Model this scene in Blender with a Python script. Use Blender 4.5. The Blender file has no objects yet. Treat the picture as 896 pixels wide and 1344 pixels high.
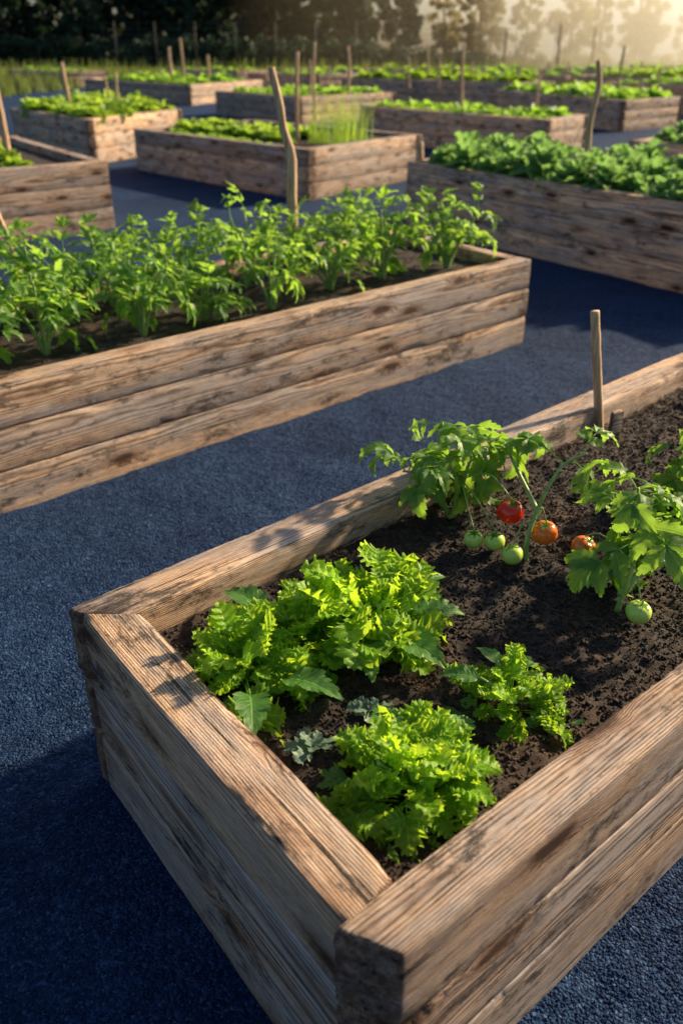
import bpy, math, random
import numpy as np
from mathutils import Vector, Matrix, noise
random.seed(7); rng=np.random.default_rng(7)
scene=bpy.context.scene
col=scene.collection
PI=math.pi
# ------------------------------------------------------------------ helpers
def link(o): col.objects.link(o); return o
def mesh_from(name,V,F,mat=None,attrs=None,smooth=True):
    V=np.asarray(V,dtype=np.float32); F=np.asarray(F,dtype=np.int32)
    me=bpy.data.meshes.new(name)
    me.vertices.add(len(V)); me.vertices.foreach_set('co',V.ravel())
    k=F.shape[1]; m=len(F)
    me.loops.add(m*k); me.loops.foreach_set('vertex_index',F.ravel())
    me.polygons.add(m); me.polygons.foreach_set('loop_start',np.arange(0,m*k,k,dtype=np.int32))
    me.update(calc_edges=True)
    me.polygons.foreach_set('use_smooth',np.full(m,smooth))
    if attrs:
        for an,av in attrs.items():
            a=me.attributes.new(an,'FLOAT_VECTOR','POINT')
            a.data.foreach_set('vector',np.asarray(av,dtype=np.float32).ravel())
    if mat: me.materials.append(mat)
    me.update()
    return me
def obj(name,me,parent=None,loc=(0,0,0),rot=(0,0,0),sc=(1,1,1)):
    o=bpy.data.objects.new(name,me); link(o)
    o.location=loc; o.rotation_euler=rot; o.scale=sc
    if parent: o.parent=parent
    return o
def tag(o,label,cat,group=None,kind=None):
    o["label"]=label; o["category"]=cat
    if group: o["group"]=group
    if kind: o["kind"]=kind
class Acc:
    def __init__(s): s.V=[];s.F=[];s.A=[];s.n=0
    def add(s,V,F,A):
        s.V.append(V); s.F.append(F+s.n); s.A.append(A); s.n+=len(V)
    def mesh(s,name,mat,an='lf',smooth=True):
        return mesh_from(name,np.vstack(s.V),np.vstack(s.F),mat,{an:np.vstack(s.A)},smooth)
def gridfaces(nu,nv,wrap=False):
    vv=nv if wrap else nv-1
    i,j=np.meshgrid(np.arange(nu-1),np.arange(vv),indexing='ij')
    i=i.ravel();j=j.ravel();j2=(j+1)%nv
    return np.stack([i*nv+j,i*nv+j2,(i+1)*nv+j2,(i+1)*nv+j],1)
def tube(pts,rad,ns=6):
    pts=np.asarray(pts,float); n=len(pts); rad=np.broadcast_to(np.asarray(rad,float),(n,))
    T=np.gradient(pts,axis=0); T/=np.linalg.norm(T,axis=1,keepdims=True)+1e-9
    up=np.array([0.13,0.97,0.2]) if abs(T[0,2])>.7 else np.array([0,0,1.])
    A=np.cross(T,up);A/=np.linalg.norm(A,axis=1,keepdims=True)+1e-9
    B=np.cross(T,A)
    th=np.linspace(0,2*PI,ns,endpoint=False)
    V=pts[:,None,:]+rad[:,None,None]*(np.cos(th)[None,:,None]*A[:,None,:]+np.sin(th)[None,:,None]*B[:,None,:])
    V=np.concatenate([np.repeat(pts[:1,None,:],ns,1),V,np.repeat(pts[-1:,None,:],ns,1)],0)
    return V.reshape(-1,3),gridfaces(n+2,ns,True)
def smoothpath(p,n=16):
    p=np.asarray(p,float); t=np.linspace(0,len(p)-1,n); out=[]
    for x in t:
        i=min(int(x),len(p)-2); f=x-i
        p0=p[max(i-1,0)];p1=p[i];p2=p[i+1];p3=p[min(i+2,len(p)-1)]
        out.append(.5*((2*p1)+(-p0+p2)*f+(2*p0-5*p1+4*p2-p3)*f*f+(-p0+3*p1-3*p2+p3)*f**3))
    return np.array(out)
# ------------------------------------------------------------------ node helpers
class NT:
    def __init__(s,nt): s.nt=nt
    def n(s,typ,props=None,**inp):
        nd=s.nt.nodes.new(typ)
        if props:
            for k,v in props.items(): setattr(nd,k,v)
        for k,v in inp.items():
            if k.startswith('i') and k[1:].isdigit(): key=int(k[1:])
            else: key=k.replace('_',' ')
            sk=nd.inputs[key]
            if isinstance(v,bpy.types.NodeSocket): s.nt.links.new(v,sk)
            else: sk.default_value=v
        return nd
    def math(s,op,a,b=0.0,c=None,clamp=False):
        nd=s.nt.nodes.new('ShaderNodeMath'); nd.operation=op; nd.use_clamp=clamp
        for i,v in enumerate([a,b,c]):
            if v is None: continue
            if isinstance(v,bpy.types.NodeSocket): s.nt.links.new(v,nd.inputs[i])
            else: nd.inputs[i].default_value=v
        return nd.outputs[0]
    def vmul(s,v,xyz):
        nd=s.nt.nodes.new('ShaderNodeVectorMath'); nd.operation='MULTIPLY'
        s.nt.links.new(v,nd.inputs[0]); nd.inputs[1].default_value=xyz
        return nd.outputs[0]
    def noise(s,v,scale,detail=3,rough=.55,dist=0):
        nd=s.n('ShaderNodeTexNoise',Vector=v,Scale=scale,Detail=detail,Roughness=rough,Distortion=dist)
        return nd.outputs[0]
    def ramp(s,f,stops,interp='LINEAR'):
        nd=s.nt.nodes.new('ShaderNodeValToRGB'); cr=nd.color_ramp; cr.interpolation=interp
        while len(cr.elements)<len(stops): cr.elements.new(.5)
        for e,(p,c) in zip(cr.elements,stops):
            e.position=p; e.color=(c[0],c[1],c[2],1) if not isinstance(c,(int,float)) else (c,c,c,1)
        s.nt.links.new(f,nd.inputs[0]); return nd.outputs[0]
    def mix(s,f,a,b,mode='MIX'):
        nd=s.nt.nodes.new('ShaderNodeMix'); nd.data_type='RGBA'; nd.blend_type=mode
        for idx,v in ((0,f),(6,a),(7,b)):
            if isinstance(v,bpy.types.NodeSocket): s.nt.links.new(v,nd.inputs[idx])
            else: nd.inputs[idx].default_value=v if idx==0 else (v[0],v[1],v[2],1)
        return nd.outputs[2]
def newmat(name):
    m=bpy.data.materials.new(name); m.use_nodes=True
    nt=m.node_tree; nt.nodes.clear()
    out=nt.nodes.new('ShaderNodeOutputMaterial')
    return m,NT(nt),out
# ------------------------------------------------------------------ materials
def wood_mat(name,light,mid,dark,grey,bstr=1.0):
    m,t,out=newmat(name)
    at=t.n('ShaderNodeAttribute',{'attribute_name':'gco'}).outputs['Vector']
    rn=t.n('ShaderNodeAttribute',{'attribute_name':'grn'}).outputs['Vector']
    sr=t.n('ShaderNodeSeparateXYZ',i0=rn)
    sp=t.n('ShaderNodeSeparateXYZ',i0=at)
    warp=t.noise(t.vmul(at,(.6,2.5,2.5)),1.0,2)
    warp2=t.noise(t.vmul(at,(4,14,14)),1.0,3)
    vor=t.n('ShaderNodeTexVoronoi',{'feature':'F1'},Vector=t.vmul(at,(2.3,7.5,7.5)),Scale=1.0)
    kd=t.math('ADD',vor.outputs['Distance'],t.math('MULTIPLY_ADD',t.noise(t.vmul(at,(30,60,60)),1.0,3),.14,-.07))
    knot=t.ramp(kd,[(.11,1.0),(.20,0.0)])
    halo=t.ramp(kd,[(.12,.75),(.36,0.0)])
    kinf=t.ramp(kd,[(.05,1.0),(.36,0.0)],'EASE')
    a2=t.math('POWER',sp.outputs[1],2.0); h2=t.math('POWER',sp.outputs[2],2.0)
    r=t.math('SQRT',t.math('ADD',a2,h2))
    r=t.math('ADD',r,t.math('MULTIPLY',warp,.035))
    r=t.math('ADD',r,t.math('MULTIPLY',warp2,.005))
    r=t.math('ADD',r,t.math('MULTIPLY',kinf,.018))
    ring=t.math('SINE',t.math('MULTIPLY',r,2*PI*185))
    ring=t.math('MULTIPLY_ADD',ring,.5,.5)
    ring=t.math('POWER',ring,2.0)
    fib=t.noise(t.vmul(at,(18,230,230)),1.0,5,.82)
    fib2=t.noise(t.vmul(at,(3.6,60,60)),1.0,6,.76)
    gb=t.math('ADD',t.math('MULTIPLY',fib,.54),t.math('MULTIPLY',fib2,.46))
    g=t.math('ADD',t.math('MULTIPLY_ADD',ring,.18,-.06),gb)
    c=t.ramp(g,[(.38,light),(.53,mid),(.67,dark)])
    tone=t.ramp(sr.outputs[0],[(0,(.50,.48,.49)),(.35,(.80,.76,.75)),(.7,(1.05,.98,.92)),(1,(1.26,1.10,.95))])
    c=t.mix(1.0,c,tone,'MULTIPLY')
    gm=t.ramp(t.noise(t.vmul(at,(1.2,5,9)),1.0,6,.72),[(.42,0.0),(.58,.82)])
    gsh=t.ramp(g,[(.34,1.45),(.66,.22)])
    c=t.mix(gm,c,t.mix(1.0,grey,gsh,'MULTIPLY'))
    st2=t.ramp(t.noise(t.vmul(at,(1.8,5,16)),1.3,6,.7),[(.55,0.0),(.67,.55)])
    c=t.mix(st2,c,t.mix(1.0,(.30,.14,.065),gsh,'MULTIPLY'))
    c=t.mix(halo,c,t.mix(1.0,(.24,.11,.05),gsh,'MULTIPLY'))
    st=t.ramp(t.noise(t.vmul(at,(3.4,9,9)),1.0,8,.84),[(.53,0.0),(.61,.9)])
    c=t.mix(st,c,(.042,.036,.034))
    c=t.mix(t.math('MULTIPLY',knot,.9),c,(.040,.016,.009))
    en=t.math('MULTIPLY',sr.outputs[2],t.math('MULTIPLY_ADD',t.noise(t.vmul(at,(14,30,30)),1.0,5,.7),2.4,-.75),None,True)
    c=t.mix(t.math('MULTIPLY',en,.75),c,(.065,.032,.020))
    c=t.mix(t.math('MULTIPLY',sr.outputs[1],t.ramp(t.noise(t.vmul(at,(20,40,40)),1.0,5,.75),[(.40,.15),(.60,.85)])),c,(.085,.034,.020))
    cr=t.noise(t.vmul(at,(1.8,48,48)),1.0,6,.72)
    crack=t.ramp(cr,[(.35,1.0),(.385,0.0)])
    c=t.mix(t.math('MULTIPLY',crack,.92),c,(.018,.012,.009))
    hgt=t.math('SUBTRACT',1.0,gb)
    hgt=t.math('SUBTRACT',hgt,t.math('MULTIPLY',ring,.10))
    hgt=t.math('SUBTRACT',hgt,t.math('MULTIPLY',crack,.9))
    b=t.n('ShaderNodeBump',Strength=bstr,Distance=.008,Height=hgt)
    p=t.n('ShaderNodeBsdfPrincipled',Base_Color=c,Roughness=.72,Normal=b.outputs[0])
    p.inputs['Specular IOR Level'].default_value=.25
    t.nt.links.new(p.outputs[0],out.inputs[0]); return m
WOOD=wood_mat('weathered_timber',(.84,.645,.475),(.50,.35,.235),(.11,.066,.043),(.42,.37,.35))
def stick_mat():
    m,t,out=newmat('peeled_branch')
    tc=t.n('ShaderNodeTexCoord').outputs['Object']
    n1=t.noise(t.vmul(tc,(60,60,5)),1.0,4)
    c=t.ramp(n1,[(.3,(.28,.17,.09)),(.7,(.70,.49,.30))])
    b=t.n('ShaderNodeBump',Strength=.5,Distance=.004,Height=n1)
    p=t.n('ShaderNodeBsdfPrincipled',Base_Color=c,Roughness=.75,Normal=b.outputs[0])
    t.nt.links.new(p.outputs[0],out.inputs[0]); return m
STICK=stick_mat()
def soil_mat():
    m,t,out=newmat('dark_soil')
    tc=t.n('ShaderNodeTexCoord').outputs['Object']
    n1=t.noise(tc,5,4); n2=t.noise(tc,110,6,.75); n3=t.noise(tc,420,3,.6)
    c=t.ramp(n2,[(.3,(.014,.011,.011)),(.55,(.046,.036,.033)),(.8,(.18,.135,.11))])
    c=t.mix(t.ramp(n1,[(.48,0.0),(.72,.45)]),c,(.13,.065,.037))  # warm patches of sunlight painted into the soil colour
    h=t.math('ADD',n2,t.math('MULTIPLY',n3,.5))
    b=t.n('ShaderNodeBump',Strength=.9,Distance=.010,Height=h)
    p=t.n('ShaderNodeBsdfPrincipled',Base_Color=c,Roughness=.82,Normal=b.outputs[0])
    p.inputs['Specular IOR Level'].default_value=.35
    t.nt.links.new(p.outputs[0],out.inputs[0]); return m
SOIL=soil_mat()
def gravel_mat(stone=False):
    m,t,out=newmat('slate_gravel_stone' if stone else 'slate_gravel')
    tc=t.n('ShaderNodeTexCoord').outputs['Object']
    v=t.n('ShaderNodeTexVoronoi',{'feature':'F1'},Vector=tc,Scale=130.0,Randomness=1.0)
    vc=t.n('ShaderNodeSeparateColor',i0=v.outputs['Color']).outputs[0]
    if stone: vc=t.n('ShaderNodeSeparateXYZ',i0=t.n('ShaderNodeAttribute',{'attribute_name':'lf'}).outputs['Vector']).outputs[0]
    c=t.ramp(vc,[(0,(.0065,.020,.060)),(.6,(.0135,.040,.110)),(.92,(.029,.070,.165)),(1,(.06,.11,.22))])
    big=t.noise(tc,1.1,5,.6)
    c=t.mix(1.0,c,t.ramp(big,[(.3,(.6,.62,.68)),(.7,(1.35,1.3,1.25))]),'MULTIPLY')
    n2=t.noise(tc,9,6,.7)
    if stone:
        b=t.n('ShaderNodeBump',Strength=.4,Distance=.002,Height=t.noise(tc,400,3))
    else:
        h=t.math('ADD',t.math('MULTIPLY',v.outputs['Distance'],-.5),t.math('MULTIPLY',n2,2.4))
        b=t.n('ShaderNodeBump',Strength=.9,Distance=.022,Height=h)
    p=t.n('ShaderNodeBsdfPrincipled',Base_Color=c,Roughness=.8,Normal=b.outputs[0])
    p.inputs['Specular IOR Level'].default_value=.12
    t.nt.links.new(p.outputs[0],out.inputs[0]); return m
GRAVEL=gravel_mat(); GSTONE=gravel_mat(True)
def leaf_mat(name,dark,light,trans,tfac=.45,veins=True,rough=.45,vcol=None):
    m,t,out=newmat(name)
    at=t.n('ShaderNodeAttribute',{'attribute_name':'lf'}).outputs['Vector']
    s=t.n('ShaderNodeSeparateXYZ',i0=at)
    tc=t.n('ShaderNodeTexCoord').outputs['Object']
    oi=t.n('ShaderNodeObjectInfo').outputs['Random']
    nz=t.noise(tc,25,3)
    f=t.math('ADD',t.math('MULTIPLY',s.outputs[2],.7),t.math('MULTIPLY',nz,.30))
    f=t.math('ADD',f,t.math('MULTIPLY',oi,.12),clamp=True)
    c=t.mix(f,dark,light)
    tcol=t.mix(f,[x*.55 for x in trans],trans)
    h=nz
    if veins:
        ab=t.math('ABSOLUTE',s.outputs[1])
        mid=t.ramp(ab,[(0.02,1.0),(.09,0.0)])
        q=t.math('SUBTRACT',s.outputs[0],t.math('MULTIPLY',ab,.22))
        sv=t.math('ABSOLUTE',t.math('SINE',t.math('MULTIPLY',q,PI*9)))
        sv=t.ramp(sv,[(0.04,.8),(.22,0.0)])
        vn=t.math('MAXIMUM',mid,sv)
        vc=vcol or [min(1,x*1.9+.03) for x in light]
        c=t.mix(t.math('MULTIPLY',vn,.5),c,vc)
        h=t.math('SUBTRACT',nz,t.math('MULTIPLY',vn,.6))
    b=t.n('ShaderNodeBump',Strength=.45,Distance=.003,Height=h)
    p=t.n('ShaderNodeBsdfPrincipled',Base_Color=c,Roughness=rough,Normal=b.outputs[0])
    p.inputs['Specular IOR Level'].default_value=.4
    tr=t.n('ShaderNodeBsdfTranslucent',Color=tcol,Normal=b.outputs[0])
    mx=t.n('ShaderNodeMixShader',i0=tfac,i1=p.outputs[0],i2=tr.outputs[0])
    t.nt.links.new(mx.outputs[0],out.inputs[0]); return m
L_FRILL=leaf_mat('frilly_greens',(.07,.21,.02),(.27,.50,.025),(.68,.98,.05),.53)
L_BROAD=leaf_mat('broad_green_leaf',(.045,.15,.03),(.12,.29,.05),(.28,.56,.06),.42)
L_TOM=leaf_mat('tomato_leaf',(.055,.16,.035),(.15,.31,.055),(.42,.72,.07),.47)
L_POT=leaf_mat('vegetable_leaf',(.05,.16,.04),(.18,.36,.06),(.50,.84,.09),.50)
L_LET=leaf_mat('lettuce_leaf',(.12,.27,.03),(.26,.42,.05),(.50,.75,.07),.5)
L_CAB=leaf_mat('cabbage_leaf',(.06,.16,.065),(.16,.31,.11),(.34,.62,.15),.45,True,.6)
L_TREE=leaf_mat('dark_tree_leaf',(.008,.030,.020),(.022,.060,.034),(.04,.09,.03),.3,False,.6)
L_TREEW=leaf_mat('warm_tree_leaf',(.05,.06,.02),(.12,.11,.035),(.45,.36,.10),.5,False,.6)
L_GRASS=leaf_mat('meadow_grass',(.035,.075,.018),(.11,.16,.04),(.22,.29,.06),.5,False,.6)
def simple(name,c,rough=.5,sss=0,spec=.5,c2=None,scale=8):
    m,t,out=newmat(name)
    tc=t.n('ShaderNodeTexCoord').outputs['Object']
    n=t.noise(tc,scale,3)
    cc=t.mix(t.ramp(n,[(.35,0.0),(.65,1.0)]),c,c2 or [x*.8 for x in c])
    p=t.n('ShaderNodeBsdfPrincipled',Base_Color=cc,Roughness=rough)
    p.inputs['Specular IOR Level'].default_value=spec
    if sss:
        p.inputs['Subsurface Weight'].default_value=sss; p.inputs['Subsurface Scale'].default_value=.01
    t.nt.links.new(p.outputs[0],out.inputs[0]); return m
STEM=simple('green_stem',(.30,.46,.14),.5,c2=(.19,.32,.08),scale=40)
RED=simple('ripe_tomato',(.88,.022,.010),.14,.15,.6,(.78,.03,.01),3)
ORANGE=simple('ripening_tomato',(.90,.13,.015),.16,.15,.6,(.92,.25,.03),3)
GREENT=simple('unripe_tomato',(.50,.70,.10),.2,.2,.6,(.60,.76,.16),3)
BARK=simple('tree_bark',(.06,.045,.032),.9,c2=(.03,.024,.02),scale=4)
METAL=simple('grey_fence_wire',(.10,.10,.10),.6)
# ------------------------------------------------------------------ boards
def board(acc,p0,p1,th,inw,z0,z1,step,fine,rough=1.0,tone=None,m0=None,m1=None):
    p0=Vector(p0);p1=Vector(p1);inw=Vector(inw).normalized()
    d=(p1-p0);L=d.length;d/=L
    n=max(3,int(L/step)+1)
    h=z1-z0; r=.0025*rough+.0018
    prof=[]
    def corner(cx,cy,a0):
        for k in range(3):
            a=a0+k*PI/4; prof.append((cx+r*math.cos(a),cy+r*math.sin(a)))
    ns=fine
    corner(th-r,h-r,0)
    for k in range(1,ns): prof.append((th-r-(th-2*r)*k/ns,h))
    corner(r,h-r,PI/2)
    for k in range(1,ns): prof.append((0,h-r-(h-2*r)*k/ns))
    corner(r,r,PI)
    for k in range(1,ns): prof.append((r+(th-2*r)*k/ns,0))
    corner(th-r,r,1.5*PI)
    for k in range(1,ns): prof.append((th,r+(h-2*r)*k/ns))
    prof=np.array(prof);m=len(prof)
    off=Vector((random.uniform(0,60),random.uniform(-.16,-.03)*random.choice((1,1.6)),random.uniform(-.22,-.06)))
    ls=[(0,.001,1),(0,.5,1),(0,.92,1),(.003,.985,1),(.008,1,0)]+[(x,1,0) for x in np.linspace(.02,L-.02,n)]+[(L-.008,1,0),(L-.003,.985,1),(L,.92,1),(L,.5,1),(L,.001,1)]
    c=prof.mean(0); bow=random.uniform(-.004,.004);tone=random.random() if tone is None else tone
    V=[];G=[];R=[]
    for (l,s,e) in ls:
        for (a,b) in prof:
            aa=c[0]+(a-c[0])*s; bb=c[1]+(b-c[1])*s
            l2=l
            if m0: l2+=m0(aa)*max(0,1-l/.3)
            if m1: l2-=m1(aa)*max(0,1-(L-l)/.3)
            q=Vector((l*1.3+off.x,aa*6+off.y*50,bb*6+off.z*50))
            nz=noise.noise(q)*.0014*rough
            ca=abs(aa-c[0])/(th/2); cb=abs(bb-c[1])/(h/2)
            edge=max(0,min(ca,cb)-.90)/.10
            S1=9*(1 if bb>c[1] else 0)+4*(aa>c[0])
            ch=noise.noise(Vector((l*3+off.x*3,S1,1)))+.5*noise.noise(Vector((l*22+off.x*3,S1,5)))+.35*noise.noise(Vector((l*70+off.x*3,S1,5)))
            de=min(l,L-l); ew=math.exp(-de/.03)
            wear=edge*(max(0,ch-.15)*.016+ew*.010*max(0,.6+ch))*rough
            k=1-wear/(.5*th)
            a3=c[0]+(aa-c[0])*k; b3=c[1]+(bb-c[1])*(1-wear/(.5*h))
            a3+= (1 if aa>c[0] else -1)*nz*(ca>.8); b3+=(1 if bb>c[1] else -1)*nz*(cb>.8)*.7
            pos=p0+d*(l2+(noise.noise(Vector((aa*45,bb*45,off.x)))*.005 if e else 0))+inw*(a3+bow*math.sin(PI*l/L))
            V.append((pos.x,pos.y,z0+b3)); G.append((l2+off.x,aa+off.y,bb+off.z)); R.append((tone,e,math.exp(-de/.06) if e==0 else 1))
    acc.add(np.array(V),gridfaces(len(ls),m,True),np.hstack([np.array(G),np.array(R)]))
def finish_wood(acc,name):
    A=np.vstack(acc.A)
    return mesh_from(name,np.vstack(acc.V),np.vstack(acc.F),WOOD,{'gco':A[:,:3],'grn':A[:,3:]})
def bil(q,u,v):
    P0,P1,P2,P3=[np.array(p) for p in q]
    return (1-u)*(1-v)*P0+(1-u)*v*P1+u*v*P2+u*(1-v)*P3
def bed(q,H,label,th=.12,nb=3,step=.25,fine=2,rough=1.0,soil_res=None,soil_drop=.09,group="timber raised garden beds",near=False,tones=None):
    P=[Vector((p[0],p[1],0)) for p in q]
    cen=sum(P,Vector())/4
    e=bpy.data.objects.new('raised_garden_bed',None); link(e); e.location=cen; e.empty_display_size=.2
    tag(e,label,'raised bed',group)
    bh=H/nb
    LIP=.030
    def wall(a,b,e0,e1,ishift,wth,m0=None,m1=None,tones=None):
        d=(b-a).normalized(); inw=Vector((-d.y,d.x,0)); 
        if inw.dot(cen-a)<0: inw=-inw
        acc=Acc()
        for k in range(nb):
            jt=random.uniform(-.006,.006)*rough+ishift
            j0=random.uniform(-.004,.006) if e0>=0 else 0
            aa=a-d*(e0+j0)-cen+inw*jt; bb=b+d*e1-cen+inw*jt
            board(acc,aa,bb,wth+random.uniform(-.003,.003),inw,k*bh+.002 if k else -.04,(k+1)*bh-(.004 if k<nb-1 else 0),step,fine,rough,tones[k] if tones else None,m0,m1)
        obj('timber_wall',finish_wood(acc,'timber_wall'),e)
    if near:
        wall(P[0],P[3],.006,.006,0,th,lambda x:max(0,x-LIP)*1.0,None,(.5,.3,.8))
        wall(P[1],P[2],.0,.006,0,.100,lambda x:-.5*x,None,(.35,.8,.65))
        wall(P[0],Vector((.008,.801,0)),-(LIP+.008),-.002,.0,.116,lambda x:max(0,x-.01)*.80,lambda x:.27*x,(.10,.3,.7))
    else:
        wall(P[0],P[3],.006,.006,0,th); wall(P[1],P[2],.006,.006,0,th,None,None,tones)
        wall(P[0],P[1],-(th+.003),-(th+.003),.012,th)
    wall(P[3],P[2],-(th+.003),-(th+.003),.012,th,None,None,tones)
    L=(P[3]-P[0]).length; W=(P[1]-P[0]).length
    rs=soil_res or .15
    nu=max(4,int(L/rs)); nv=max(4,int(W/rs))
    iu=th*.7/L; iv=th*.7/W
    V=[]
    seed=random.uniform(0,50)
    def sz(x,y,fine_):
        z=H-soil_drop+noise.noise(Vector((x*3+seed,y*3,0)))*.014
        if fine_: z+=noise.noise(Vector((x*14,y*14,seed)))*.012+noise.noise(Vector((x*42,y*42,seed)))*.009
        return z
    for u in np.linspace(iu,1-iu,nu):
        for v in np.linspace(iv,1-iv,nv):
            p=bil(q,u,v)
            z=sz(p[0],p[1],soil_res)
            if soil_res: z+=noise.noise(Vector((p[0]*110,p[1]*110,seed)))*.005
            V.append((p[0]-cen.x,p[1]-cen.y,z))
    V=np.array(V);F=gridfaces(nu,nv)
    F=np.vstack([F[:,[0,1,2]],F[:,[0,2,3]]])
    if soil_res and soil_res<.04:
        N=int(L*W*(9500 if soil_res<.02 else 1500))
        U=rng.uniform(iu*1.5,1-iu*1.5,N);Vv=rng.uniform(iv*1.5,1-iv*1.5,N)
        pts=np.array([bil(q,a,b) for a,b in zip(U,Vv)])
        r=rng.uniform(.0016,.0054,N)*np.where(rng.random(N)>.96,1.9,1)
        z=np.array([sz(p[0],p[1],True) for p in pts])
        C=np.stack([pts[:,0]-cen.x,pts[:,1]-cen.y,z+r*.5],1)
        sv,sf=stones(C,r,.8)
        F=np.vstack([F,sf+len(V)]);V=np.vstack([V,sv])
    obj('soil',mesh_from('soil',V,F,SOIL),e)
    return e
OCT=np.array([(1,0,0),(-1,0,0),(0,1,0),(0,-1,0),(0,0,1),(0,0,-1)],float)
OF=np.array([(0,2,4),(2,1,4),(1,3,4),(3,0,4),(2,0,5),(1,2,5),(3,1,5),(0,3,5)])
def stones(C,r,flat=.6):
    N=len(C)
    V=OCT[None]*rng.uniform(.6,1.25,(N,6,1))
    V=V+rng.normal(0,.18,(N,6,3))
    a=rng.uniform(0,2*PI,N);b=rng.uniform(-.9,.9,N)
    ca,sa,cb,sb=np.cos(a)[:,None],np.sin(a)[:,None],np.cos(b)[:,None],np.sin(b)[:,None]
    y=V[:,:,1]*cb-V[:,:,2]*sb; z=V[:,:,1]*sb+V[:,:,2]*cb; x=V[:,:,0]
    x,y=x*ca-y*sa,x*sa+y*ca
    V=np.stack([x,y,z*flat],2)*r[:,None,None]+C[:,None,:]
    F=(OF[None]+(np.arange(N)*6)[:,None,None]).reshape(-1,3)
    return V.reshape(-1,3),F
# ------------------------------------------------------------------ beds
QA=[(-.638,1.645),(.088,.768),(2.672,2.96),(2.02,4.07)]
bed(QA,.55,'weathered timber raised bed with leafy greens and tomatoes',th=.122,step=.010,fine=7,rough=1.2,soil_res=.012,soil_drop=.085,near=True)
QB=[(-3.10,3.30),(-2.30,2.32),(1.22,5.528),(.42,6.62)]
bed(QB,.55,'long timber raised bed packed with bushy vegetable plants',th=.11,step=.03,fine=4,rough=1.0,soil_res=.03,soil_drop=.07,tones=(.8,.45,.6))
QC=[(1.25,14.2),(-.45,11.8),(-3.45,15.3),(-1.75,17.7)]
bed(QC,.63,'timber raised bed with rows of lettuce and chives',th=.16,soil_drop=.06)
QD=[(4.29,7.75),(3.26,6.15),(.72,9.9),(1.75,11.5)]
bed(QD,.68,'timber raised bed full of broad leafy cabbages',th=.13,step=.12,fine=3,soil_drop=.06,tones=(1.0,1.0,1.0))  # front and end boards toned pale and warm, painting in sun they don't receive
QE=[(-6.6,11.3),(-4.5,8.03),(-2.53,9.78),(-4.64,13.07)]
bed(QE,.70,'timber raised bed with small bright lettuces',th=.14,step=.12,fine=3,soil_drop=.08)
QF=[(-3.28,19.1),(-4.4,15.9),(-6.9,19.4),(-5.8,22.6)]
bed(QF,.74,'timber raised bed overflowing with lettuce',th=.15,soil_drop=.05)
QG=[(4.79,18.0),(3.62,16.47),(.42,21.4),(1.6,22.9)]
bed(QG,.70,'timber raised bed with low green seedlings',th=.15,soil_drop=.05,tones=(1.0,.9,1.0))
QH=[(1.71,29.2),(-1.22,25.9),(-4.1,30.5),(-1.2,33.8)]
bed(QH,.70,'timber raised bed with low green seedlings',th=.16,soil_drop=.05)
QI=[(-3.6,44.),(-5.9,36.),(-12.5,46.),(-10,54.)]
bed(QI,.72,'wide timber raised bed with leafy greens',th=.18,step=1,soil_drop=.05)
QJ=[(9.27,25.4),(6.97,23.3),(5.1,31.2),(7.6,33.)]
bed(QJ,.72,'timber raised bed with tall green plants',th=.16,soil_drop=.05,tones=(1.0,.9,1.0))
QK=[(6.9,11.5),(5.5,10.2),(3.95,12.6),(5.2,13.9)]
bed(QK,.68,'timber raised bed with leafy greens',th=.13,soil_drop=.05,tones=(1.0,.9,1.0))
far=[]
for (x,y,w,l,h) in [(5.6,37,2.2,5,.85),(11.3,31.5,2.4,5,.9),(16.5,44,3,6,.95),(2.5,41,2.4,5,.85),(8.8,44,3,6,.95),(-2,50,3,6,.9),(12.6,40,2.6,5,.95),(15,56,3,7,1.0),(10,60,3,7,1.0),(4,57,3,7,.95),(-8,62,3,8,.9),(-18,60,3,8,.9),(21,60,3,8,1.0),(20,50,3,6,1.0),(-1,65,3,8,.9),(6.2,49,2.6,5,.9)]:
    a=math.radians(130+random.uniform(-4,4)); ex=np.array((math.cos(a),math.sin(a)))*l/2; ey=np.array((math.cos(a-PI/2),math.sin(a-PI/2)))*w/2; c=np.array((x,y))
    q=[tuple(c-ex+ey),tuple(c-ex-ey),tuple(c+ex-ey),tuple(c+ex+ey)]
    bed(q,h,'distant timber raised bed with green plants',th=.18,step=2,fine=1,soil_drop=.05,tones=(1.0,.9,1.0)); far.append((q,h))
# ------------------------------------------------------------------ ground
def gz(x,y):
    f=max(0,min(1,(9-y)/3))*max(0,min(1,(6-abs(x))/2))*max(0,min(1,(y+1)/1))
    if f<=0: return 0
    return f*(noise.noise(Vector((x*1.8,y*1.8,3)))*.015+noise.noise(Vector((x*5,y*5,7)))*.009+noise.noise(Vector((x*13,y*13,1)))*.004)
xs=np.concatenate([[-900,-300,-100,-40,-15,-8],np.arange(-6,6.01,.06),[8,15,40,100,300,900]])
ys=np.concatenate([[-300,-80,-20,-5],np.arange(-1,9.01,.06),[12,16,22,30,45,70,120,250,600,1500]])
V=np.array([(x,y,gz(x,y)) for x in xs for y in ys])
g=obj('ground',mesh_from('ground',V,gridfaces(len(xs),len(ys))[:,::-1],GRAVEL)); tag(g,'dark blue grey slate gravel ground','ground',kind='structure')
def grass_ground():
    m,t,out=newmat('grass_ground'); tc=t.n('ShaderNodeTexCoord').outputs['Object']
    c=t.ramp(t.noise(tc,.7,5),[(.3,(.05,.08,.02)),(.7,(.13,.15,.045))])
    p=t.n('ShaderNodeBsdfPrincipled',Base_Color=c,Roughness=.95); t.nt.links.new(p.outputs[0],out.inputs[0]); return m
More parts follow.
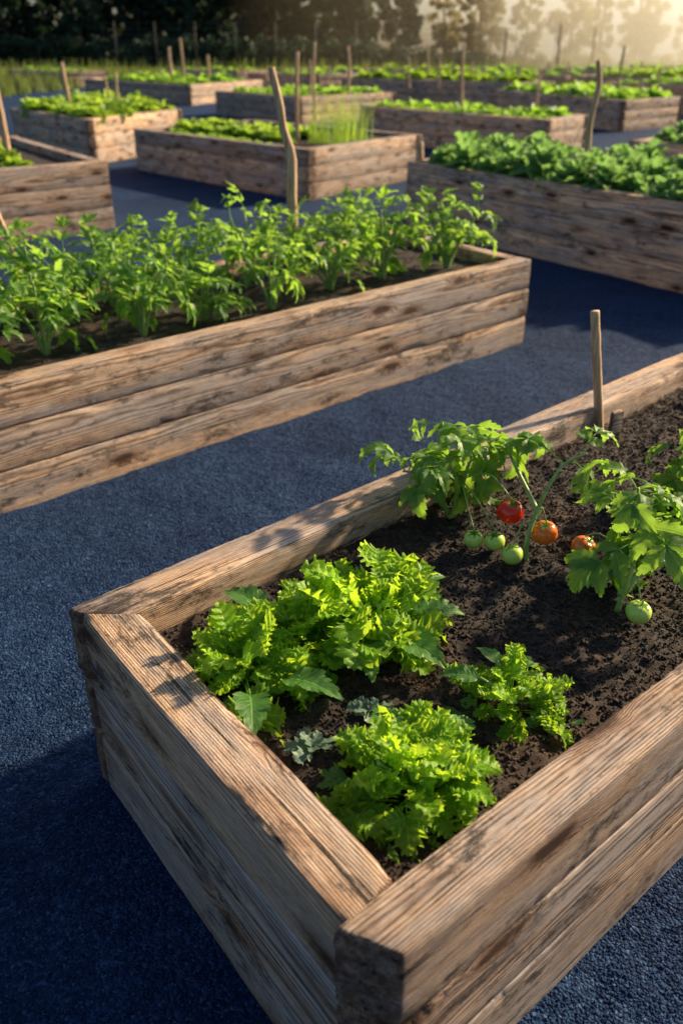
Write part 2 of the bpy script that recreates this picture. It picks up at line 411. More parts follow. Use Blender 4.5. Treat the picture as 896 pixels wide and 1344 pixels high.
def plane(name,x0,x1,y0,y1,z,mat,n=2):
    V=np.array([(x,y,z) for x in np.linspace(x0,x1,n) for y in np.linspace(y0,y1,n)])
    return obj(name,mesh_from(name,V,gridfaces(n,n)[:,::-1],mat))
g2=plane('grass_field',-800,800,66,1400,.005,grass_ground(),4); tag(g2,'rough grass field beyond the garden','field',kind='structure')
def inq(P,q,m=.0):
    ins=np.ones(len(P),bool); q=np.array(q); c=q.mean(0)
    for i in range(4):
        a=q[i];b=q[(i+1)%4]; n=np.array((-(b-a)[1],(b-a)[0])); n/=np.linalg.norm(n)
        if n.dot(c-a)<0:n=-n
        ins&=((P-a)@n)>-m
    return ins
N=230000
yy=.1+6.4*rng.random(N)**1.8; xx=rng.uniform(-.75,.75,N)*(yy*1.0+1.0)
P=np.stack([xx,yy],1); P=P[~inq(P,QA,-.01)&~inq(P,QB,-.01)]
r=rng.uniform(.0018,.0044,len(P))*np.where(rng.random(len(P))>.985,1.6,1)
zz=np.array([gz(a,b) for a,b in P])
V,F=stones(np.column_stack([P,zz+r*.25]),r,.6)
A=np.repeat(rng.random((len(P),3))**1.5,6,0)
me=mesh_from('gravel',V,F,GSTONE,{'lf':A},False)
o=obj('gravel',me); tag(o,'loose dark slate gravel chips on the path','gravel',kind='stuff')
# ------------------------------------------------------------------ leaves
def bend(V,k,y0=0):
    V=V.copy(); y=V[:,1]-y0; z=V[:,2].copy(); m=y>0
    th=k*y
    V[:,1]=np.where(m,y0+np.sin(th)/k+z*np.sin(th),V[:,1])
    V[:,2]=np.where(m,(np.cos(th)-1)/k+z*np.cos(th),V[:,2])
    return V
def leaflet(L,W,K=12,teeth=5,tooth=.22,lobes=0,fold=.25,curl=2.0,ruf=.0,rf=4,ss=(-1,-.5,0,.5,1),deep=.5,peak=.72,sweep=.12):
    t=np.linspace(0,1,K); env=np.sin(PI*t**peak)**.75*(1-t**6*.2)
    if peak<.6: env=env*(1-.35*t)
    w=W/2*env+.0006
    if lobes: w=w*((1-deep)+(deep+.12)*np.abs(np.sin(PI*lobes*t))**.8)
    sw=(t*teeth)%1.0
    ph=random.uniform(0,6)
    V=[];A=[]
    rd=random.random()
    for i in range(K):
        for s in ss:
            wl=w[i]*(1+tooth*(sw[i]-.5)*(abs(s)==1)) 
            if lobes: wl*=1+random.uniform(-.12,.12)*(abs(s)==1)
            x=s*wl
            y=L*t[i]+abs(s)*W*.10*(sw[i]-.2)+(abs(s)*wl*.35 if lobes else abs(s)*wl*sweep)
            z=fold*abs(x)+ruf*s*s*math.sin(2*PI*rf*t[i]+ph+(1.3 if s>0 else 0))*env[i]+random.uniform(-.02,.02)*W
            V.append((x,y,z));A.append((t[i],s,rd))
    V=np.array(V)
    if abs(curl)>1e-3: V=bend(V,curl/L*.35)
    return V,gridfaces(K,len(ss)),np.array(A)
def rot(V,ax,a):
    M=np.array(Matrix.Rotation(a,3,ax)); return V@M.T
def xf(V,s,roll,pitch,yaw,pos):
    V=V*s; V=rot(V,'Y',roll); V=rot(V,'X',pitch); V=rot(V,'Z',yaw); return V+np.array(pos)
def compound(L,pairs,lf,stalk=.25,bk=1.0,term=1.25,spread=62,rr=.0018):
    acc=Acc()
    y=np.linspace(0,L*.86,8); V,F=tube(np.stack([y*0,y,y*0],1),np.linspace(rr,rr*.45,8),4)
    acc.add(V,F,np.tile((.5,0,.95),(len(V),1)))
    for k in range(pairs):
        f=stalk+(.84-stalk)*k/max(1,pairs-1) if pairs>1 else .5
        sc=.62+.38*math.sin(PI*(.25+.6*k/max(1,pairs)))
        for sd in (-1,1):
            V,F,A=lf(); 
            V=xf(V,sc*random.uniform(.8,1.15),random.uniform(-.5,.5),random.uniform(-.4,.4),-sd*math.radians(spread+random.uniform(-15,15)),(0,L*f+random.uniform(-.008,.008),0.001))
            acc.add(V,F,A)
    V,F,A=lf(); acc.add(xf(V,term,0,0,random.uniform(-.1,.1),(0,L*.82,0)),F,A)
    V=np.vstack(acc.V);F=np.vstack(acc.F);A=np.vstack(acc.A)
    return bend(V,bk/L),F,A
random.seed(11)
S7=(-1,-.66,-.33,0,.33,.66,1)
S5=(-1,-.5,0,.5,1)
def lf_frill(): return leaflet(.042,.042,K=20,teeth=7,tooth=.4,lobes=3,fold=.3,curl=random.uniform(-2.6,2.8),ruf=.0085,rf=random.choice((2.5,3.5,4)),ss=S5,deep=.50)
def lf_frill2(): return leaflet(.060,.054,K=24,teeth=9,tooth=.40,lobes=4,fold=.3,curl=random.uniform(-2.2,2.4),ruf=.009,rf=4,ss=S5,deep=.42)
FRILL=[compound(.160,4,lf_frill,stalk=.42,bk=random.uniform(.4,1.7),term=1.3,rr=.0022,spread=62) for _ in range(10)]+[compound(.155,2,lf_frill2,stalk=.58,bk=random.uniform(.3,1.5),term=1.25,rr=.0024,spread=62) for _ in range(8)]
def lf_low(): return leaflet(.080,.058,K=22,teeth=6,tooth=.35,lobes=2,fold=.25,curl=random.uniform(.5,2.2),ruf=.004,rf=2,ss=S7,deep=.3)
LOWL=[compound(.17,1,lf_low,stalk=.60,bk=random.uniform(.4,1.2),term=1.3,rr=.0026) for _ in range(5)]
BROADL=[leaflet(.150,.090,K=28,teeth=6,tooth=.22,fold=.25,curl=2.4,ruf=.004,rf=3,ss=S7,peak=.58) for _ in range(3)]
def lf_tom(): return leaflet(.105,.056,K=20,teeth=5,tooth=.45,fold=.35,curl=random.uniform(1.2,3.2),ruf=.004,rf=2,peak=.55,sweep=.3,ss=S7)
TOM=[compound(.17,2,lf_tom,stalk=.48,bk=random.uniform(.7,1.9),term=1.3,spread=54,rr=.0028) for _ in range(7)]
def lf_pot(): return leaflet(.122,.062,K=13,teeth=4,tooth=.5,fold=.4,curl=random.uniform(-.2,2.6),ruf=.006,rf=1.6,sweep=.35,peak=.57)
POT=[compound(.24,2,lf_pot,stalk=.40,bk=random.uniform(.1,1.6),term=1.25,spread=48,rr=.0035) for _ in range(9)]
def clump(n,templ,base=.03,pmin=10,pmax=82,size=1.0,zup=0,acc=None,wild=0,keep=None):
    acc=acc or Acc()
    for i in range(n):
        f=(i+.5)/n; yaw=i*2.39996+random.uniform(-.3,.3)*(1+wild)
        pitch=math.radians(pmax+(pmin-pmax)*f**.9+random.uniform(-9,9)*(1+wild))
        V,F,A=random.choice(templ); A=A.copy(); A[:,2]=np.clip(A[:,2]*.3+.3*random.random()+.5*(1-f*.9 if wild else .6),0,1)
        s=size*(.78+.30*f)*random.uniform(.75-.15*wild,1.2+.12*wild)
        r0=base*f
        V=xf(V,s,random.uniform(-.6,.6),pitch,yaw-PI/2,(math.cos(yaw)*r0,math.sin(yaw)*r0,zup*(1-f)))
        if keep is not None and not keep(V): continue
        acc.add(V,F,A)
    return acc
for (x,y,n,s,pm,brs,lab) in [(-.215,1.47,50,.90,16,(-1.35,-.5),'large bushy frilly bright green leafy plant'),(.045,1.67,52,1.06,26,(.05,-.9,-1.5,.6),'tall bushy frilly bright green leafy plant'),(.135,1.150,60,.84,22,(1.9,.9),'frilly bright green leafy plant beside the timber corner'),(.365,1.40,32,.62,18,(1.9,2.9),'small low frilly bright green leafy plant'),(-.11,1.60,22,.92,38,(2.4,),'bushy frilly bright green leafy plant')]:
    e=bpy.data.objects.new('leafy_green_plant',None); link(e); e.location=(x,y,.462); e.empty_display_size=.05
    tag(e,lab,'leafy vegetable','frilly green plants in the near bed')
    keep=lambda V:(~inq(V[:,:2]+np.array((x,y)),QA,-.10)).mean()<.08
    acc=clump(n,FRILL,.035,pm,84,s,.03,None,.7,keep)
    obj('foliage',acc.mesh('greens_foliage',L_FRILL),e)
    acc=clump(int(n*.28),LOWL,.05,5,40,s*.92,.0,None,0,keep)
    if acc.V:
        o=obj('lower_foliage',acc.mesh('lower_foliage',L_BROAD),e); o["label"]='darker flat lower leaves'
    for yaw in brs:
        V,F,A=random.choice(BROADL); V=xf(V,s*random.uniform(.85,1.1),random.uniform(-.3,.3),math.radians(random.uniform(8,30)),yaw-PI/2,(math.cos(yaw)*.12*s,math.sin(yaw)*.12*s,.06))
        P2,F2=tube(smoothpath([(0,0,0),(math.cos(yaw)*.05*s,math.sin(yaw)*.05*s,.05),(math.cos(yaw)*.12*s,math.sin(yaw)*.12*s,.06)],6),.0025,5)
        b=Acc(); b.add(V,F,A); b.add(P2,F2,np.tile((.5,0,.6),(len(P2),1)))
        obj('broad_leaf',b.mesh('broad_leaf',L_BROAD),e)
    a2=Acc()
    for j in range(8):
        a=random.uniform(0,2*PI); V,F=tube(smoothpath([(0,0,-.02),(math.cos(a)*.015,math.sin(a)*.015,.03),(math.cos(a)*.07,math.sin(a)*.07,.07)],6),.003,5); a2.add(V,F,np.tile((.5,0,.5),(len(V),1)))
    obj('stem',a2.mesh('greens_stem',STEM),e)
L_SEED=leaf_mat('blue_grey_seedling_leaf',(.07,.14,.10),(.17,.27,.19),(.25,.42,.22),.35)
SEED=[leaflet(.075,.055,K=14,teeth=7,tooth=.25,lobes=2,fold=.25,curl=1.5,ruf=.005,rf=3,ss=S7) for _ in range(4)]
sm=clump(9,SEED,.01,5,60,.8).mesh('seedling_leaves',L_SEED)
for (x,y) in [(-.06,1.265),(.06,1.37)]:
    e=obj('seedling',sm,None,(x,y,.472),(0,0,random.uniform(0,6)),(.75,.75,.75)); tag(e,'tiny blue grey seedling sprouting from the soil','seedling','small seedlings in the near bed')
def stemplant(stems,templ,leafmat,nleaf,lsize,name,rad=.006,lowest=.25,pit=(5,55),keep=None):
    a=Acc(); b=Acc()
    for pl in stems:
        P=smoothpath(pl,18); V,F=tube(P,np.linspace(rad,rad*.35,18),7); a.add(V,F,np.tile((.5,0,.5),(len(V),1)))
        for i in range(nleaf):
            f=lowest+(1-lowest)*(i+random.uniform(0,.6))/nleaf; f=min(f,.99)
            k=f*17; i0=int(k); p=P[i0]+(P[min(i0+1,17)]-P[i0])*(k-i0)
            yaw=i*2.4+random.uniform(-.5,.5)
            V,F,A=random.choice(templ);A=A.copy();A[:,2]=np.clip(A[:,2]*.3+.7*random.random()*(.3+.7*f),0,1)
            pitch=math.radians(random.uniform(*pit)+ (25 if f>.85 else 0))
            s=lsize*random.uniform(.7,1.15)*(1-.35*max(0,f-.6)/.4)
            V=xf(V,s,random.uniform(-.5,.5),pitch,yaw,p)
            if keep is not None and not keep(V): continue
            b.add(V,F,A)
    return a.mesh(name+'_stem',STEM),b.mesh(name+'_foliage',leafmat)
def tomato_mesh(mat,seed):
    nu,nv=18,24; V=[]
    for i in range(nu):
        ph=PI*i/(nu-1)
        for j in range(nv):
            th=2*PI*j/nv; r=1+.025*math.cos(5*th+seed)*math.sin(ph)
            z=math.cos(ph)*.90-.20*math.exp(-(ph/.35)**2)
            V.append((r*math.sin(ph)*math.cos(th),r*math.sin(ph)*math.sin(th),z))
    V=np.array(V); return mesh_from('tomato',V,gridfaces(nu,nv,True),mat)
CALX=Acc()
for k in range(6):
    V,F,A=leaflet(.75,.2,K=7,teeth=1,tooth=0,fold=.3,curl=2.4); CALX.add(xf(V,1,0,.35,k*PI/3,(0,0,.72)),F,A)
V,F=tube([(0,0,.66),(.05,0,.95),(.18,0,1.2)],.07,5);CALX.add(V,F,np.tile((.5,0,.5),(len(V),1)))
CALYX=CALX.mesh('calyx',L_TOM)
TM={'red':tomato_mesh(RED,0),'orange':tomato_mesh(ORANGE,1),'green':tomato_mesh(GREENT,2)}
FRUITS=[(.478,2.095,.565),(.372,2.05,.50),(.43,2.035,.502),(.565,2.03,.533),(.467,1.965,.50),(.655,1.955,.53),(.715,1.665,.522)]
def tomplant(base,stems,nleaf,ls,fruits,label,lowest=.5):
    e=bpy.data.objects.new('tomato_plant',None);link(e);e.location=base;e.empty_display_size=.05
    tag(e,label,'tomato plant','tomato plants in the near bed')
    def keep(V):
        W=V+np.array(base)
        for i,(fx,fy,fz) in enumerate(FRUITS):
            w=W-np.array((fx,fy,fz+.01))
            # keep the open side of each fruit (toward the near path) and its sunny side free of leaves
            for dv,lim in ((np.array((-.25*fx-.05,-.80,.50)),.030 if i!=5 else .012),(np.array((.75,.49,.44)),.026)):
                dv=dv/np.linalg.norm(dv)
                tt=np.clip(w@dv,0,.4); dist=np.linalg.norm(w-tt[:,None]*dv,axis=1)
                if (dist<lim).mean()>(0 if lim!=.026 else .03): return False
        return True
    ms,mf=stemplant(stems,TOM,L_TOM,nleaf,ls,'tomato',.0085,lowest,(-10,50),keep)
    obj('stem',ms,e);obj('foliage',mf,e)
    for (c,x,y,z,r) in fruits:
        o=obj('tomato',TM[c],e,(x-base[0],y-base[1],z-base[2]),(random.uniform(-.3,.3)+.25,random.uniform(-.3,.3),random.uniform(0,6)),(r,r,r))
        o["label"]={'red':'ripe red tomato','orange':'orange ripening tomato','green':'small unripe green tomato'}[c]
        obj('calyx',CALYX,o)
        V,F=tube(smoothpath([(x-base[0],y-base[1],z+r-base[2]),(x*.6+base[0]*.4-base[0],y*.6+base[1]*.4-base[1],z+r+.05-base[2]),(0.02,0,.14)],8),.0022,5)
        obj('fruit_stalk',mesh_from('fruit_stalk',V,F,STEM),e)
random.seed(5)
tomplant((.335,2.24,.455),[[(0,0,0),(.01,0,.12),(-.03,.03,.22),(-.04,.05,.30)],[(0,0,0),(-.05,-.02,.10),(-.11,-.05,.18),(-.16,-.07,.20)],[(0,0,0),(.04,.05,.13),(.07,.10,.23)]],7,1.08,
  [('red',.478,2.095,.565,.038),('green',.372,2.05,.500,.028),('green',.430,2.035,.502,.029)],'young tomato plant with red and green tomatoes',.42)
tomplant((.515,2.0,.455),[[(0,0,0),(.0,.01,.08),(.04,.06,.17),(.10,.12,.24),(.17,.14,.27)],[(.03,.05,.13),(.0,.16,.18),(-.04,.26,.25)]],8,1.0,
  [('orange',.565,2.03,.533,.036),('green',.467,1.965,.500,.030)],'tomato plant with bent stem and ripening tomato',.60)
tomplant((.70,1.76,.455),[[(0,0,0),(.02,.01,.12),(.04,.05,.22),(.03,.09,.31)],[(0,0,.03),(.07,.04,.14),(.17,.10,.24)],[(0,0,.05),(.08,.12,.16),(.14,.24,.24)]],10,1.05,
  [('orange',.655,1.955,.53,.034),('green',.715,1.665,.522,.031)],'leafy tomato plant with one hanging green tomato',.50)
tomplant((1.12,2.28,.455),[[(0,0,0),(.02,.01,.12),(-.02,.03,.24)],[(0,0,.03),(-.06,.02,.16),(-.10,.05,.22)],[(0,0,.05),(.08,.10,.18),(.12,.2,.28)]],6,1.0,[],'leafy tomato plant growing in the soil')
random.seed(21)
e1=np.array((.7396,.673));e2=np.array((-.673,.7396))
BP=[]
for v in range(5):
    stems=[]
    for k in range(6):
        a=k*2*PI/6+random.uniform(-.5,.5); s=random.uniform(.05,.22); h=random.uniform(.20,.42)
        stems.append([(0,0,-.02),(math.cos(a)*s*.3,math.sin(a)*s*.3,h*.35),(math.cos(a)*s*.8,math.sin(a)*s*.8,h*.75),(math.cos(a)*s,math.sin(a)*s,h)])
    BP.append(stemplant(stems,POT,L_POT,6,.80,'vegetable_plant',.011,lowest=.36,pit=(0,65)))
corner=np.array((1.22,5.528))
i=0
for row,off in ((0,.45),(1,.95)):
    for k in range(12):
        t=.40+k*.45+random.uniform(-.06,.06)+(.2 if row==1 else 0)
        if t>4.6: continue
        p=corner-e1*t+e2*(off+random.uniform(-.06,.06))
        s=random.uniform(.84,1.16)
        e=bpy.data.objects.new('vegetable_plant',None);link(e);e.location=(p[0],p[1],.475);e.rotation_euler=(0,0,random.uniform(0,6.28));e.scale=(s,s,s*random.uniform(.88,1.15))
        tag(e,'bushy green plant with toothed leaves in dark soil','vegetable plant','bushy plants in the long bed')
        ms,mf=BP[i%5];i+=1
        obj('stem',ms,e);obj('foliage',mf,e)
random.seed(31)
LETL=[leaflet(.20,.15,K=9,teeth=5,tooth=.2,fold=.3,curl=random.uniform(1,3),ruf=.018,rf=3) for _ in range(4)]
CABL=[leaflet(.22,.15,K=12,teeth=4,tooth=.25,lobes=2,deep=.3,fold=.35,curl=random.uniform(.6,3.2),ruf=.022,rf=3) for _ in range(6)]
LETM=[clump(26,LETL,.03,15,80,1.0).mesh('lettuce',L_LET) for _ in range(3)]
LOWM=[clump(22,LETL,.05,10,70,.8).mesh('low_greens',L_POT) for _ in range(3)]
CABM=[clump(34,CABL,.08,15,82,1.0,.08).mesh('cabbage',L_CAB) for _ in range(4)]
def fill(q,H,nu,nv,meshes,name,label,cat,group,s=1.0,m=.1,us=(0,1),vs=(0,1)):
    for a in range(nu):
        for b in range(nv):
            u=us[0]+(us[1]-us[0])*(m/1+(1-2*m)*(a+.5)/nu); v=vs[0]+(vs[1]-vs[0])*(m+(1-2*m)*(b+.5)/nv)
            p=bil(q,u+random.uniform(-.01,.01),v+random.uniform(-.02,.02)); sc=s*random.uniform(.7,1.3)
            o=obj(name,random.choice(meshes),None,(p[0],p[1],H-.06),(0,0,random.uniform(0,6)),(sc,sc,sc*random.uniform(.85,1.25)))
            tag(o,label,cat,group)
fill(QC,.63,16,2,LETM,'lettuce','bright green lettuce growing in a timber bed','lettuce','lettuces in a timber bed',1.0,.04,(.25,1),(.35,.8))
fill(QC,.63,9,1,LOWM,'leafy_seedling','small green leafy plant in a timber bed','vegetable plant','seedlings in a timber bed',.7,.04,(.1,.9),(.75,.98))
fill(QD,.68,11,4,CABM,'cabbage_plant','leafy blue green cabbage plant in a timber bed','cabbage','cabbages in a timber bed',1.05,.06)
fill(QE,.70,4,3,LETM,'lettuce','small bright lettuce growing in a timber bed','lettuce','lettuces in a timber bed',.9,.06,(.2,.75),(.45,1))
fill(QF,.74,9,5,LETM,'lettuce','full bright lettuce in a timber bed','lettuce','lettuces in a timber bed',1.7,.05)
fill(QG,.70,9,3,LOWM,'leafy_seedling','low green leafy plant in a timber bed','vegetable plant','seedlings in a timber bed',1.6,.06)
fill(QH,.70,7,5,LOWM,'leafy_seedling','low green leafy plant in a timber bed','vegetable plant','seedlings in a timber bed',1.8,.06)
fill(QI,.72,6,4,LOWM,'leafy_seedling','low green leafy plant in a timber bed','vegetable plant','seedlings in a timber bed',2.8,.06)
fill(QJ,.72,7,3,LOWM,'leafy_plant','tall green leafy plant in a timber bed','vegetable plant','tall plants in a timber bed',2.7,.06)
fill(QK,.68,5,3,CABM,'cabbage_plant','leafy blue green cabbage plant in a timber bed','cabbage','cabbages in a timber bed',1.1,.06)
for i,(q,h) in enumerate(far): fill(q,h,4,2,[LETM,LOWM,LOWM][i%3],'leafy_plant','green leafy plant in a distant timber bed','vegetable plant','plants in distant beds',2.2,.08)
def blades(n,R,h,w,mat,name,lean=.25):
    x=rng.uniform(-1,1,(n,2))*R; hh=h*rng.uniform(.55,1.1,n); ang=rng.uniform(0,2*PI,n); ln=rng.normal(0,lean,(n,2))
    ts=np.array((0,.5,1.)); 
    V=np.zeros((n,6,3))
    for k,t in enumerate(ts):
        cx=x[:,0]+ln[:,0]*hh*t*t; cy=x[:,1]+ln[:,1]*hh*t*t; wz=w*(1-t*.85)/2
        V[:,2*k,:]=np.stack([cx-np.cos(ang)*wz,cy-np.sin(ang)*wz,hh*t],1)
        V[:,2*k+1,:]=np.stack([cx+np.cos(ang)*wz,cy+np.sin(ang)*wz,hh*t],1)
    f=np.array([(0,1,3,2),(2,3,5,4)])
    F=(f[None]+(np.arange(n)*6)[:,None,None]).reshape(-1,4)
    A=np.repeat(rng.random((n,3)),6,0)
    return mesh_from(name,V.reshape(-1,3),F,mat,{'lf':A})
CH=blades(60,.15,.70,.010,L_LET,'chives',.20)
for (x,y) in [(-.05,13.1),(.25,13.5),(.05,13.9),(-.35,13.4)]:
    o=obj('chive_plant',CH,None,(x,y,.57),(0,0,random.uniform(0,6))); tag(o,'tall thin bladed green chive clump','chives','chives in a timber bed')
# ------------------------------------------------------------------ sticks
def stick(pts,r0,r1,label,jit=.06):
    p=smoothpath(pts,14); b=np.array(p[0])
    q=p-b
    q[1:-1,:2]+=rng.normal(0,r0*jit,(12,2))
    rad=np.linspace(r0,r1,14)*(1+rng.normal(0,.03,14))
    V,F=tube(q,rad,10)
    o=obj('wooden_stake',mesh_from('wooden_stake',V,F,STICK),None,tuple(b)); tag(o,label,'stake','wooden stakes in the garden beds'); return o
stick([(.974,2.925,.43),(.93,2.93,.68),(.890,2.935,.91)],.0165,.0165,'smooth pale wooden stake beside the timber rim',.01)
acc=Acc(); board(acc,(-.026,-.01,0),(.026,.01,0),.024,(0,1,0),0,.12,.02,3,.6,.8)
o=obj('wooden_peg',finish_wood(acc,'wooden_peg'),None,(1.018,2.885,.43),(0,0,.2)); tag(o,'short flat cut timber peg beside a stake','peg')
stick([(-.28,5.50,.45),(-.31,5.53,.9),(-.30,5.55,1.15),(-.35,5.55,1.30),(-.37,5.55,1.45),(-.41,5.55,1.64)],.034,.022,'crooked weathered branch stake')
stick([(-1.58,4.35,.45),(-1.66,4.42,.72),(-1.76,4.5,1.0)],.02,.016,'dark leaning branch stake')
stick([(-4.14,11.3,.6),(-4.15,11.3,1.2),(-4.19,11.3,1.80)],.045,.038,'pale upright wooden stake')
stick([(2.50,9.2,.6),(2.47,9.2,1.1),(2.51,9.2,1.45),(2.47,9.2,1.66)],.032,.024,'tall crooked pale stake among cabbages')
stick([(.86,10.0,.62),(.86,10.0,.76),(.85,10.0,.86)],.045,.04,'short peg at the bed corner')
for (u,vt,Y,z0,r) in [(390,68,13.3,.6,.03),(412,55,16.5,.6,.028),(408,78,27,.6,.04),(90,82,18.5,.7,.045),(155,96,19,.7,.04),(143,100,19,.7,.03),(225,62,42,.7,.08),(241,50,46,.7,.07),(274,72,44,.7,.08),(458,60,28,.6,.045),(604,57,19.5,.6,.036),(560,58,40,.6,.06),(576,75,36,.6,.045),(536,80,36,.6,.045),(810,60,27,.6,.045),(430,86,30,.6,.04),(660,40,60,0,.11),(705,90,22,.6,.035),(860,88,26,.6,.045),(745,80,45,.6,.055),(680,84,40,.6,.05),(506,84,48,.6,.05),(635,86,44,.6,.05),(730,30,66,0,.11),(775,36,70,0,.09),(350,88,46,.6,.05),(480,82,52,.6,.05),(590,88,50,.6,.05),(620,80,58,.6,.06),(720,86,56,.6,.05),(790,84,52,.6,.05),(840,80,46,.6,.05),(320,90,58,.6,.05)]:
    dy=(vt-672)/1103; zt=1.7-(.4772+dy*.8788)/(.8788-dy*.4772)*Y
    X=(u-448)/1103*(.8788*Y+.4); 
    stick([(X+random.uniform(-.05,.05),Y,z0),(X,Y,(z0+zt)/2),(X+random.uniform(-.04,.04),Y,zt)],r,r*.8,'thin upright wooden stake in a garden bed')
# ------------------------------------------------------------------ background
random.seed(41)
n=56000
gx=rng.uniform(-60,75,n); gy=rng.uniform(64,99,n)
gx[:9000]=rng.uniform(-40,-15.5,9000); gy[:9000]=rng.uniform(38,68,9000)
hh=rng.uniform(.25,.9,n)*(1+.8*(rng.random(n)>.92)); an=rng.uniform(0,PI,n); w=.05
V=np.zeros((n,4,3)); lx=rng.normal(0,.15,n)
V[:,0]=np.stack([gx-np.cos(an)*w,gy-np.sin(an)*w,0*gx],1);V[:,1]=np.stack([gx+np.cos(an)*w,gy+np.sin(an)*w,0*gx],1)
V[:,2]=np.stack([gx+lx+np.cos(an)*.015,gy+np.sin(an)*.015,hh],1);V[:,3]=np.stack([gx+lx-np.cos(an)*.015,gy-np.sin(an)*.015,hh],1)
o=obj('meadow_grass',mesh_from('meadow_grass',V.reshape(-1,3),np.arange(n*4).reshape(-1,4),L_GRASS,{'lf':np.repeat(rng.random((n,3)),4,0)})); tag(o,'tall sunlit meadow grass beyond the beds','grass',kind='stuff')
def leafcloud(centers,rads,per,size,flat=1.0):
    n=len(centers)*per
    C=np.repeat(centers,per,0); R=np.repeat(rads,per)
    tn=np.repeat(rng.random(len(centers)),per)
    d=rng.normal(0,1,(n,3)); d/=np.linalg.norm(d,axis=1,keepdims=True); d*= (rng.random(n)**.45)[:,None]; d[:,2]*=flat
    P=C+d*R[:,None]
    a=rng.normal(0,1,(n,3));a/=np.linalg.norm(a,axis=1,keepdims=True)
    b=np.cross(a,rng.normal(0,1,(n,3)));b/=np.linalg.norm(b,axis=1,keepdims=True)
    s=size*rng.uniform(.6,1.3,n)[:,None]
    V=np.stack([P-a*s,P-b*s*.6,P+a*s,P+b*s*.6],1).reshape(-1,3)
    A=np.repeat(np.stack([tn*.6+.4*rng.random(n)]*3,1),4,0)
    return V,np.arange(n*4).reshape(-1,4),A
def tree_meshes(h,w,mat,conif,per=75,low=.12,nc=60):
    tv=Acc(); V,F=tube([(0,0,-.2),(random.uniform(-.1,.1),0,h*.3),(random.uniform(-.3,.3),.1,h*.65),(0,0,h*.92)],[h*.022,h*.018,h*.011,h*.004],8); tv.add(V,F,np.zeros((len(V),3)))
    C=[];R=[]
    for k in range(nc):
        f=random.random(); z=h*(low+(1-low)*f)
        wr=w*((1-f)**.8*.95+.05) if conif else w*math.sin(PI*min(1,.12+f*.86))**.6
        a=random.uniform(0,2*PI); rr=wr*random.uniform(.3,1)**.7
        c=(math.cos(a)*rr,math.sin(a)*rr,z); C.append(c); R.append(random.uniform(.45,.95)*w*.36)
        if k<16:
            V,F=tube([(0,0,z*.82),(c[0]*.5,c[1]*.5,z*.92),c],[h*.006,h*.004,.01],5); tv.add(V,F,np.zeros((len(V),3)))
    V,F,A=leafcloud(np.array(C),np.array(R),per,.28,.8)
    return tv.mesh('trunk',BARK),mesh_from('crown',V,F,mat,{'lf':A})
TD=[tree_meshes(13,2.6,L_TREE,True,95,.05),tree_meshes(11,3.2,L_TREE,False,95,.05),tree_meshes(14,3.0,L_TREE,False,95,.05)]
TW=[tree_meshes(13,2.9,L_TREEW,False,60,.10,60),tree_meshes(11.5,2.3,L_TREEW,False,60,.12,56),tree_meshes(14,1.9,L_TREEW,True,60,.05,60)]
def tree(x,y,T,s,label,group):
    e=bpy.data.objects.new('tree',None);link(e);e.location=(x,y,0);e.rotation_euler=(0,0,random.uniform(0,6));e.scale=(s,s,s)
    tag(e,label,'tree',group); a,b=random.choice(T); obj('trunk',a,e);obj('crown',b,e)
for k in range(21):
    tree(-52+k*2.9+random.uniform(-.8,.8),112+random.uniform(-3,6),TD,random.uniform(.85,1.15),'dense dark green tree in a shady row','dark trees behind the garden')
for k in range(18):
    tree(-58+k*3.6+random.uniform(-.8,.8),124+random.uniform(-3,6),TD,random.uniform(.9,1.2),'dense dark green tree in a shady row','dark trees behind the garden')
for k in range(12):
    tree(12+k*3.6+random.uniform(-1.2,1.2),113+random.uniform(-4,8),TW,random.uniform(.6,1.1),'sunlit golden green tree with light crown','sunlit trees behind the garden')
C=[];R=[]
for k in range(540):
    x=random.uniform(-62,16)
    C.append((x,100+random.uniform(-1.5,1.5),random.uniform(.2,3.0)*(1-.55*max(0,x)/16)));R.append(random.uniform(.6,1.1))
V,F,A=leafcloud(np.array(C),np.array(R),60,.22)
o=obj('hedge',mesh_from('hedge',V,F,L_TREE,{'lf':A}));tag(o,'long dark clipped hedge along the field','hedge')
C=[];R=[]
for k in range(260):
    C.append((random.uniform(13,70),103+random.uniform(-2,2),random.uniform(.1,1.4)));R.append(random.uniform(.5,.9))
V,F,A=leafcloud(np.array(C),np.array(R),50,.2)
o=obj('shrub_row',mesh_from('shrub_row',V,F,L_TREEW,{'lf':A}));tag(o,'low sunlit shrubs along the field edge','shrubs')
e=bpy.data.objects.new('wire_fence',None);link(e);e.location=(0,94,0);tag(e,'thin wire fence with slender posts','fence')
V,F=tube([(0,0,-.1),(0,0,2.4),(0,0,4.6)],.03,6);pm=mesh_from('fence_post',V,F,METAL)
for k in range(12): obj('fence_post',pm,e,(-22+k*3.9,0,0))
a=Acc()
for z in np.linspace(.6,4.5,9):
    V,F=tube([(-24,-.06,z),(0,-.06,z-.03),(24,-.06,z)],.012,4);a.add(V,F,np.zeros((len(V),3)))
obj('wire',a.mesh('wire',METAL),e)
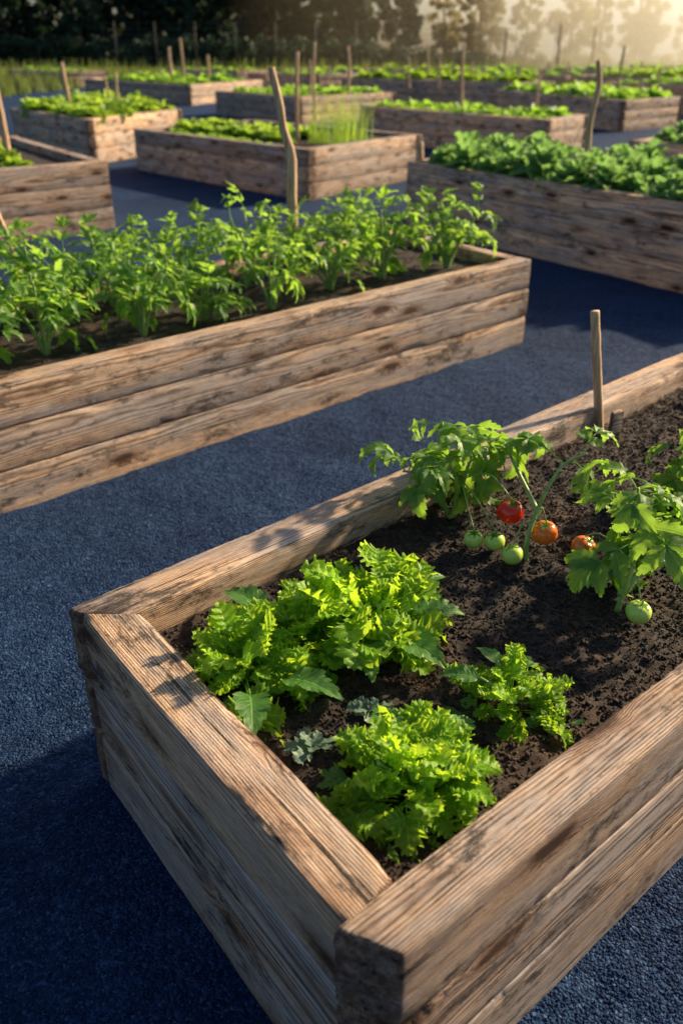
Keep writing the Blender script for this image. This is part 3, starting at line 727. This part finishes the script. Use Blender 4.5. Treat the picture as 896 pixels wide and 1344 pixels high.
def haze(name,dens,g,color,line,y1,x1,zt,label):
    m,t,out=newmat(name+'_volume')
    vs=t.n('ShaderNodeVolumeScatter',Color=(*color,1),Density=dens,Anisotropy=g)
    t.nt.links.new(vs.outputs[0],out.inputs['Volume'])
    pl=[line[0],(x1,line[0][1]),(x1,y1),(line[1][0],y1),line[1]]
    k=len(pl)
    me=bpy.data.meshes.new(name)
    vv=[(x,y,-.5) for x,y in pl]+[(x,y,zt) for x,y in pl]
    ff=[tuple(range(k))[::-1],tuple(range(k,2*k))]+[(i,(i+1)%k,k+(i+1)%k,k+i) for i in range(k)]
    me.from_pydata(vv,[],ff); me.materials.append(m)
    o=obj(name,me); tag(o,label,'haze',kind='structure')
haze('haze',.0015,.65,(1,.84,.55),[(12,16),(-14,108)],140,150,9.3,'thin golden haze hanging over the far field')
haze('haze_bank',.017,.70,(1,.83,.50),[(16.5,15),(14,109)],141,151,9.9,'denser golden haze on the sunny side')
# ------------------------------------------------------------------ light, world, camera
az=math.radians(57); el=math.radians(26)
S=Vector((math.sin(az)*math.cos(el),math.cos(az)*math.cos(el),math.sin(el)))
ld=bpy.data.lights.new('sun','SUN'); ld.energy=9.0; ld.angle=math.radians(2.0); ld.color=(1,.77,.49)
lo=bpy.data.objects.new('sun',ld);link(lo);lo.rotation_euler=S.to_track_quat('Z','Y').to_euler()
w=bpy.data.worlds.new('World');scene.world=w;w.use_nodes=True;nt=w.node_tree
sky=nt.nodes.new('ShaderNodeTexSky');sky.sky_type='NISHITA';sky.sun_disc=False;sky.sun_elevation=math.radians(20);sky.sun_rotation=az
sky.dust_density=3.0;sky.air_density=1.0;sky.ozone_density=2.0
bg=nt.nodes['Background'];nt.links.new(sky.outputs[0],bg.inputs[0]);bg.inputs[1].default_value=.14
cam=bpy.data.cameras.new('camera');co=bpy.data.objects.new('camera',cam);link(co)
co.location=(0,0,1.7);co.rotation_euler=(math.radians(90-28.5),0,0)
cam.sensor_fit='VERTICAL';cam.sensor_height=36;cam.lens=36*1103/1344;cam.clip_end=4000;cam.clip_start=.05
cam.dof.use_dof=True;cam.dof.focus_distance=2.0;cam.dof.aperture_fstop=2.6
scene.camera=co
scene.view_settings.view_transform='Standard';scene.view_settings.look='None';scene.view_settings.exposure=0
print('DONE',len(bpy.data.objects))
